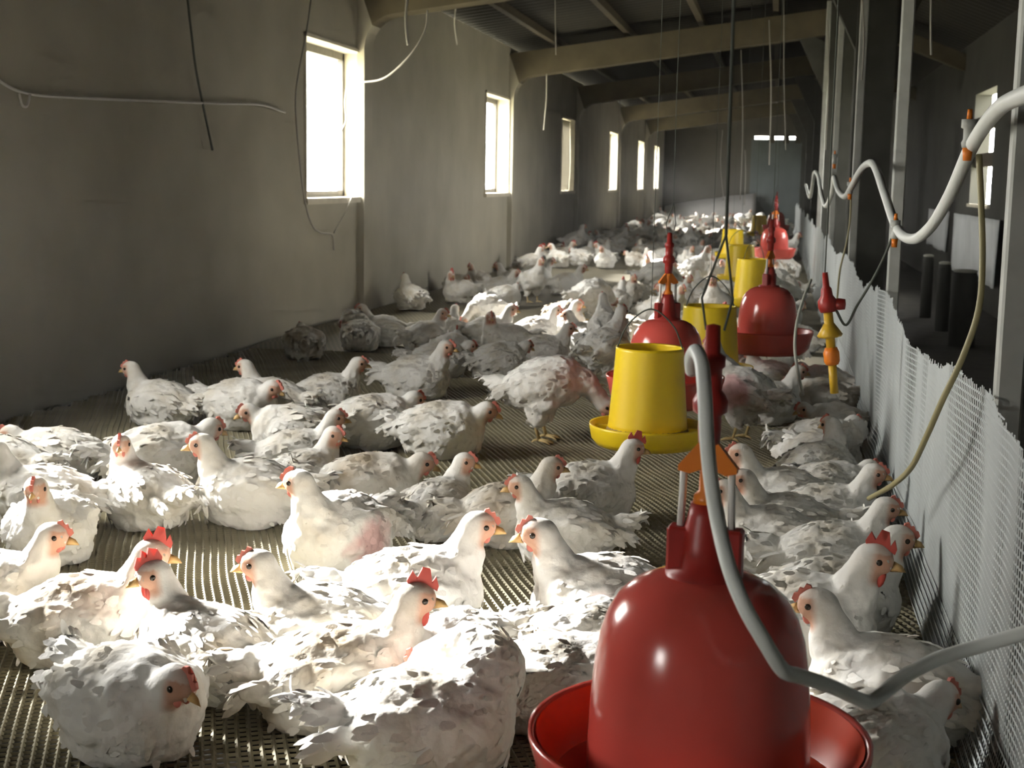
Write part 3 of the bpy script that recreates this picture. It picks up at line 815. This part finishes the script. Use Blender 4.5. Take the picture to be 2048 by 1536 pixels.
NEAR = [
 # pose, px, py, heading, label, scale, big comb
 ('low', 255, 1500, 325, 'big ruffled chicken at the lower left corner, its head drooping over its breast', 1.05, False),
 ('sit_dirty', 165, 1325, 14, 'chicken with soiled wing lying beside the lower left frame edge, head raised', 1.04, True),
 ('left', 440, 1400, 150, 'chicken with the tallest red comb looking over its shoulder', 1.0, True),
 ('sit', 655, 1345, 188, 'chicken with small red comb and fanned wing, behind the tall-combed one', 1.0, False),
 ('sit', 815, 1270, 20, 'long white chicken stretched out with sunlit back and shaded face', 1.1, False),
 ('sit_dirty', 705, 1430, 22, 'chicken with brown stained wing and yellow beak in profile', 1.05, True),
 ('low', 885, 1400, 240, 'chicken with lowered head pressed against the brown-winged one', .95, False),
 ('preen', 850, 1545, 20, 'chicken at the bottom frame edge with its head tucked into its back', 1.05, False),
 ('low', 1115, 1455, 12, 'chicken reaching towards the pan of the nearest red drinker', 1.0, False),
 ('sit_pink', 1225, 1310, 190, 'chicken with pinkish wing and pale face sitting left of the nearest drinker', 1.12, False),
 ('low', 1140, 1340, 60, 'chicken with shaded neck crouching below the pink-winged one', .9, False),
 ('sit', -15, 1265, 8, 'chicken cut by the left frame edge with orange beak', 1.0, False),
 ('sit', 105, 1120, 285, 'chicken facing the camera with narrow red face, at the left', 1.0, False),
 ('sit', 120, 1055, 195, 'chicken with grey face in profile behind the camera-facing one', 1.0, False),
 ('back', 275, 1055, 150, 'chicken glancing back, pressed behind the two leftmost ones', 1.0, False),
 ('low', 315, 975, 40, 'large dim rounded chicken near the dark wall base', 1.15, False),
 ('sit', 510, 1045, 195, 'round chicken with pale orange beak resting on open netting', 1.05, False),
 ('sit', 590, 960, 15, 'chicken with red comb behind the round orange-beaked one', .95, False),
 ('right', 610, 1015, 60, 'chicken with peach face looking towards the drinkers', .95, False),
 ('low_dirty', 725, 1025, 5, 'chicken with striped cream wings and flat stretched neck', 1.05, False),
 ('right_pink', 680, 1130, 250, 'bright chicken with a bare pink patch on its side', 1.1, False),
 ('right', 880, 1075, 70, 'small white chicken sitting with its tan neck turned', .9, False),
 ('sit_dirty', 1000, 1085, 25, 'cream chicken sitting tall with its neck stretched forward', .95, False),
 ('sit', 1170, 1040, 15, 'ruffled chicken with bright red face behind the small dark-faced one', .98, True),
 ('sit', 1135, 1125, 195, 'dark-faced chicken with pink comb sitting on its own', .92, False),
 ('sit', 1585, 1050, 188, 'chicken with red comb looking left beside the white drinker tube', 1.0, False),
 ('sit', 1555, 1135, 188, 'brown-faced chicken low behind the drinker tube', .95, False),
 ('sit', 1612, 1100, 192, 'pink-faced chicken between the drinker tube and the net', .95, False),
 ('sit', 1590, 1325, 350, 'upright chicken with dark red comb and wattles beside the nearest drinker', 1.12, True),
 ('sit', 1770, 1300, 12, 'chicken with cream neck nosing towards the net', 1.05, False),
 ('sit', 1850, 1480, 168, 'shaded chicken with orange beak below the white tube', 1.05, False),
 ('low', 1815, 1610, 30, 'chicken at the lower frame edge beside the net, only its back showing', 1.0, False),
 ('sit', 1752, 1170, 5, 'chicken with fluffy cream head against the net, under a similar one', .95, False),
 ('sit', 1722, 1105, 355, 'fluffy-headed chicken against the net where the olive tube ends', .95, False),
 ('low', 1725, 1045, 20, 'chicken with its face under the end of the olive tube', .9, False),
 ('left', 1665, 1010, 60, 'ruffled chicken in the pile beside the net, head turned', 1.0, False),
 ('low', 1705, 935, 30, 'chicken with orange face crowding the net above the pile', .95, False),
 ('preen', 1640, 965, 300, 'fluffy chicken preening in the pile by the net', 1.0, False),
 ('low', 1735, 890, 200, 'tan-faced chicken squeezed against the net folds', .9, False),
 ('stand_pink', 1478, 880, 150, 'chicken with patchy pink feathers standing behind the drinker tube', 1.0, False),
 ('sit', 1530, 845, 20, 'pale chicken beside the patchy pink one', .98, False),
 ('left', 1455, 770, 80, 'bright backed chicken under the yellow hopper', .98, False),
 ('low', 1545, 735, 200, 'chicken resting beneath the round red drinker', .95, False),
 ('sit', 1600, 705, 178, 'small bright chicken facing left by the round red drinker', .9, False),
 ('low_dirty', 1640, 835, 200, 'grey shaded chicken at the foot of the amber valve', .95, False),
 ('low', 1680, 800, 150, 'chicken half hidden by the amber valve stem', .9, False),
 ('sit', 1560, 790, 160, 'pale chicken behind the pale pair near the amber valve', .9, False),
 ('peck', 1085, 880, 355, 'standing grey chicken eating from the large yellow feeder', 1.12, False),
 ('low', 880, 910, 355, 'dim chicken lying with its head towards the large yellow feeder', 1.12, False),
 ('low', 725, 895, 30, 'dim chicken lying between the wall and the feeder-facing one', 1.1, False),
 ('sit', 830, 795, 350, 'shaded chicken with dark raised head before the sunlit group', 1.1, False),
 ('sit', 355, 850, 175, 'dark chicken sitting against the wall base', 1.0, False),
 ('low', 455, 855, 340, 'dark chicken beside the one at the wall base', 1.1, False),
 ('sit', 545, 845, 170, 'shadowed chicken with its head low, third from the wall', 1.0, False),
 ('low', 600, 905, 200, 'shadowed chicken behind the red-combed one', 1.0, False),
 ('sit', 650, 830, 20, 'shadowed chicken under the first window', 1.0, False),
 ('sit', 10, 985, 170, 'dim chicken cut by the left edge near the wall', 1.0, False),
 ('low', 120, 965, 190, 'dim brown-faced chicken against the wall at the left', 1.0, False),
 ('low', 985, 755, 30, 'bright chicken with a clean white back in the sunlit band', 1.0, False),
 ('low', 885, 755, 20, 'bright flat-lying chicken at the start of the sunlit band', 1.0, False),
 ('sit', 1085, 735, 5, 'chicken with tan head behind the feeding one', .98, False),
 ('stand', 1205, 775, 60, 'bright chicken standing against the large yellow feeder', 1.0, False),
 ('sit', 1180, 705, 175, 'chicken resting broadside with orange beak in the sunlit band', 1.0, False),
 ('sit', 975, 690, 5, 'cream chicken lying broadside in the sunlit band', 1.0, False),
 ('right', 850, 705, 60, 'chicken with raised thin neck in the sunlit band', 1.0, False),
 ('sit', 770, 690, 200, 'chicken with grey face near the wall end of the sunlit band', 1.0, False),
 ('sit', 905, 690, 80, 'chicken with a raised cream neck beside the cream one', .95, False),
 ('preen', 720, 700, 100, 'brown-shaded chicken preening by the wall', 1.0, False),
 ('sit', 1055, 690, 20, 'chicken with tan breast between the two broadside ones', .95, False),
 ('low', 1270, 790, 100, 'chicken crouching behind the large yellow feeder', .95, False),
 ('sit', 1130, 588, 5, 'white chicken resting alone by the wall, second window beyond', 1.05, False),
 ('sit', 1070, 570, 15, 'dim chicken with raised head closest to the wall beyond the sunlit band', 1.05, False),
]
BIRDS = []
for (pose, px, py, ang, lab, s, big) in NEAR:
    p = gnd(px, py); BIRDS.append([p.x, p.y, pose, ang, s * HS, big, lab])
SOLID = [(o.location.x, o.location.y, .10) for o in C.objects if o.name.startswith('hanging_feeder')]
def discs(b_):
    a = math.radians(b_[3]); c_, s_ = math.cos(a), math.sin(a); k = b_[4]
    return [(b_[0] + c_ * .062 * k, b_[1] + s_ * .062 * k, .092 * k), (b_[0] - c_ * .075 * k, b_[1] - s_ * .075 * k, .088 * k)]
for it in range(60):
    for i in range(len(BIRDS)):
        for j in range(i + 1, len(BIRDS)):
            A, B = BIRDS[i], BIRDS[j]
            if abs(A[0] - B[0]) > .45 or abs(A[1] - B[1]) > .45: continue
            for (ax_, ay_, ar) in discs(A):
                for (bx_, by_, br) in discs(B):
                    dx, dy = bx_ - ax_, by_ - ay_; dd = math.hypot(dx, dy) or 1e-4; ov = ar + br - dd
                    if ov > 0:
                        ov *= .28; A[0] -= dx / dd * ov; A[1] -= dy / dd * ov; B[0] += dx / dd * ov; B[1] += dy / dd * ov
    for b_ in BIRDS:
        b_[0] = min(max(b_[0], -2.58), .315 - b_[4] * (.10 + .105 * max(0, math.cos(math.radians(b_[3])))))
for x, y, pose, ang, s, big, lab in BIRDS:
    hen(pose, x, y, ang, s, lab, 'white chickens in the near part of the pen', big, 2)

# the flock farther off: three stretches of the pen
obst = [(o.location.x, o.location.y, .2) for o in C.objects if o.name.startswith(('bell_drinker', 'hanging_feeder'))]
rnd = random.Random(21)
FAR = []
tries = 0
poses_far = ['sit', 'left', 'right', 'low', 'preen', 'back', 'stand', 'sit', 'low', 'peck', 'sit_dirty', 'low_dirty', 'sit']
while tries < 9000 and len(FAR) < 215:
    tries += 1
    y = 6.6 + 26.5 * rnd.random() ** 1.1
    x = rnd.uniform(-2.55, .16)
    dmin = .38 if y < 15 else .44
    # birds thin out on the bare patch by the wall between the second and third window
    dens = noise.noise(Vector((x * .9, y / YS * .55, 4)))
    if y < 15 and x < -1.2 and dens < .05: continue
    if dens < -.35: continue
    if any((x - a) ** 2 + (y - b_) ** 2 < max(dmin, .17 + c_) ** 2 for a, b_, c_ in placed + FAR_XY if abs(y - b_) < .6) if (FAR_XY := [(f[0], f[1], .15) for f in FAR]) else False: continue
    if any((x - a) ** 2 + (y - b_) ** 2 < .30 ** 2 for a, b_, c_ in obst): continue
    FAR.append((x, y))
LAND = [(o.location.x, o.location.y, o['label']) for o in C.objects if o.name.startswith(('bell_drinker', 'hanging_feeder'))]
SHORT = {'large yellow feeder with wide pan in front of a red drinker': 'the large yellow feeder', 'yellow feeder hopper beside two hanging dark wires': 'the second yellow feeder',
         'yellow feeder behind the round red drinker': 'the third yellow feeder', 'yellow feeder half hidden behind another feeder': 'the half hidden feeder', 'small distant yellow feeder among bright birds': 'the small distant feeder',
         'red bell drinker between two yellow feeders beside the pale tube': 'the round red drinker', 'red bell drinker behind the amber valve stand, seen past stacked yellow feeders': 'the fourth red drinker'}
POSE_W = dict(sit='sitting', left='head-turned', right='head-turned', low='crouching', preen='preening', back='back-glancing', stand='standing', peck='pecking', turn='turning')
def facing(a):
    a %= 360
    return 'facing the net' if a < 45 or a >= 315 else 'facing away' if a < 135 else 'facing the wall' if a < 225 else 'facing the camera'
rows = []
for x, y in sorted(FAR, key=lambda f: f[1]):
    pose = rnd.choice(poses_far); ang = rnd.uniform(0, 360); sz = HS * rnd.uniform(.94, 1.1); big = rnd.random() < .2
    if y < 19:
        near_l = [(math.hypot(x - a, (y - b_) * .5), l) for a, b_, l in LAND if l in SHORT]
        dist, l = min(near_l)
        wi = min(range(len(WIN_Y)), key=lambda k: abs(WIN_Y[k] + .6 - y))
        place = 'near ' + SHORT[l] if dist < .75 else 'by the wall at the %s window' % ('', '', 'first', 'second', 'third', 'fourth')[wi] if x < -1.9 else 'in mid pen at the %s window' % ('', '', 'first', 'second', 'third', 'fourth')[wi]
        dirt = 'soiled' if pose.endswith('dirty') else 'red-combed' if big else 'white'
        rows.append([x, y, pose, ang, sz, big, '%s %s chicken %s %s' % (dirt, POSE_W[pose.replace('_dirty', '')], facing(ang), place), 'flock around the middle feeders' if y < 11.5 else 'flock beyond the second window'])
    else:
        rows.append([x, y, pose, ang, sz, big, 'tiny white chicken in the farthest flock before the end wall', 'flock before the end wall'])
from collections import defaultdict
by = defaultdict(list)
for r_ in rows: by[r_[6]].append(r_)
ORD = ['nearest', 'second nearest', 'third nearest', 'fourth nearest', 'fifth nearest', 'sixth nearest']
for lab, rs in by.items():
    if len(rs) > 1 and not lab.startswith('tiny'):
        for k, r_ in enumerate(sorted(rs, key=lambda q: q[1])): r_[6] = lab + ', ' + ORD[min(k, 5)]
for x, y, pose, ang, sz, big, lab, grp in rows:
    hen(pose, x, y, ang, sz, lab, grp, big, 1 if y < 11.5 else 0)

# ------------------------------------------------------------------ cords, cobweb strings and other small things
def cord(pts, r, mat, lab, name='hanging_cord', grp=None, seg=6):
    return tag(tube(name, pts, r, mat, seg=seg), lab, 'cord', grp)
WX = WALL_L + .03
def wp(px, py, off=.03): return atx(px, py, WALL_L + off)
cord([wp(-60, 100), wp(0, 162), wp(60, 188), wp(160, 196), wp(300, 202), wp(430, 207), wp(520, 210), wp(570, 225)], .006, 'whitecord', 'white cord strung along the wall before the first window', 'strung_cord')
cord([wp(38, 186, .04), wp(44, 210, .05), wp(54, 212, .05), wp(60, 190, .04)], .005, 'whitecord', 'small white loop hanging from the wall cord', 'cord_loop')
cord([wp(372, -30), wp(382, 60), wp(392, 140), wp(408, 220), wp(425, 300)], .006, 'darkcord', 'dark crack running down the bare wall', 'wall_crack')  # crack in the wall, built as a thin dark cord
cord([wp(625, -20, .05), wp(612, 70, .05), wp(595, 160, .05), wp(592, 230, .05), wp(606, 380, .05), wp(622, 445, .05), wp(640, 465, .05), wp(664, 470, .05), wp(668, 500, .05)], .006, 'cord', 'pale string hanging round the edge of the first window', 'window_string')
cord([wp(705, 390, .05), wp(690, 425, .05), wp(668, 466, .05)], .004, 'cord', 'thin string under the first window sill', 'window_string')
cord([wp(700, 150, .012), wp(690, 200, .012), wp(692, 240, .012), wp(683, 262, .012)], .006, 'cord', 'loose strap on the far jamb of the first window', 'window_strap')
cord([at(815, -10, 6.6), at(812, 40, 6.6), at(816, 90, 6.6)], .010, 'cord', 'short pale strap dangling from the beam after the first window', 'roof_strap')
cord([at(855, 20, 6.7), at(850, 60, 6.7), at(820, 110, 6.7), at(770, 155, 6.8), at(722, 165, 6.9)], .006, 'cord', 'string looping from the roof to the first window', 'roof_string')
for i, (px, y0, y1, Y, r) in enumerate([(913, 0, 90, 7.5, .006), (1092, 110, 260, 11.5, .006), (1110, -10, 110, 8, .004), (1482, 100, 400, 9, .0045), (1538, 40, 330, 10, .005), (1568, 0, 300, 8, .004),
                                         (1445, 260, 400, 14, .006), (1490, 300, 410, 13, .007), (1725, 0, 160, 5, .004), (1862, 0, 110, 4.2, .004), (1655, 40, 300, 7, .004), (815, 160, 260, 8.5, .004), (1240, 200, 300, 16, .008)]):
    cord([at(px, y0, Y), at(px + random.uniform(-4, 4), (y0 + y1) / 2, Y), at(px + random.uniform(-5, 5), y1, Y)], r, 'cord', 'dusty string hanging from the roof beams', 'roof_string', 'dusty strings hanging from the roof')
# aisle things
def sheet(name, x, y0, y1, z0, z1, mat, lab, amp=.03, thick=.006, hole=None):
    bm = bmesh.new(); n, k = 16, 10; g = []
    for i in range(n + 1):
        row = []
        for j in range(k + 1):
            y = y0 + (y1 - y0) * i / n; z = z0 + (z1 - z0) * j / k
            row.append(bm.verts.new((x + amp * noise.noise(Vector((y * 5, z * 1.2, x))) , y, z + .03 * noise.noise(Vector((y * 2, 3, z))) * (1 - j / k))))
        g.append(row)
    for i in range(n):
        for j in range(k):
            bm.faces.new((g[i][j], g[i + 1][j], g[i + 1][j + 1], g[i][j + 1]))
    o = link(name, bm_mesh(bm, name), mat, smooth=True); md = o.modifiers.new('t', 'SOLIDIFY'); md.thickness = thick
    return tag(o, lab, 'sheet')
sheet('hanging_sheet', WALL_R - .06, 11.4, 14.2, .12, .66, 'sheet', 'white sack sheet hung under the bright aisle window')
sheet('hanging_sheet', WALL_R - .02, 15.1, 17.0, .25, .66, 'sheet', 'smaller white sheet farther along the aisle wall')
for i, (px, py, wpx) in enumerate([(1922, 692, 50), (1882, 662, 26), (1850, 635, 22)]):
    p = gnd(px, py, -.12)
    r = empty('aisle_stub', (p.x, p.y, -.12)); tag(r, ['thick dark stub post in the aisle beside the thick pale post', 'slim dark stub post, middle one in the aisle', 'slim dark stub post, farthest one in the aisle'][i], 'post', 'dark stub posts in the aisle')
    rr = (wpx / F * p.y) / 2; hh = .50
    lathe('stub_shaft', [(0, 0), (rr, 0), (rr * .96, hh * .9), (rr * .8, hh * .97), (0, hh * .97)], 'stub', r, 20)
    lathe('stub_cap', [(0, hh * .96), (rr * .86, hh * .96), (rr * .9, hh * .985), (rr * .5, hh), (0, hh)], 'tubegrey', r, 20)
# grey tarpaulin leaning in front of the end wall
bm = bmesh.new(); n = 20; tops, bots = [], []
for i in range(n + 1):
    x = -2.72 + 2.2 * i / n; zt = .34 + .36 * (i / n) ** .8 + .02 * noise.noise(Vector((x * 3, 0, 0)))
    tops.append(bm.verts.new((x, FAR_Y - .25 + .05 * noise.noise(Vector((x * 4, 1, 0))), zt))); bots.append(bm.verts.new((x, FAR_Y - .75, .0)))
for i in range(n): bm.faces.new((bots[i], bots[i + 1], tops[i + 1], tops[i]))
o = link('tarpaulin', bm_mesh(bm, 'tarpaulin'), 'tarp', smooth=True); md = o.modifiers.new('t', 'SOLIDIFY'); md.thickness = .02
tag(o, 'grey tarpaulin leaning against the end wall behind the flock', 'tarpaulin')
# torn sack curtains in two windows
for wi, lab in [(4, 'thin grey sack curtain covering the third visible window')]:
    y = WIN_Y[wi]
    sheet('window_curtain', WALL_L - .06, y + .04, y + WIN_W - .03, SILL + (.03 if wi else .45), HEAD - .03, 'curtain' if 'curtain' in M else 'sheet', lab, .03, .002)

# ------------------------------------------------------------------ dusty air
m = bpy.data.materials.new('dusty_air'); m.use_nodes = True; nt = m.node_tree
nt.nodes.remove(nt.nodes['Principled BSDF'])
vs_ = nt.nodes.new('ShaderNodeVolumeScatter'); vs_.inputs['Density'].default_value = .0032; vs_.inputs['Anisotropy'].default_value = .3; vs_.inputs['Color'].default_value = (.95, .94, .9, 1)
nt.links.new(vs_.outputs[0], nt.nodes['Material Output'].inputs['Volume'])
o = box('dusty_air', (WALL_L + .002, NEAR_Y + .05, -.02), (WALL_R - .002, FAR_Y - .02, 2.75), m)
tag(o, 'thin dusty haze filling the air of the poultry house', 'haze', kind='stuff')
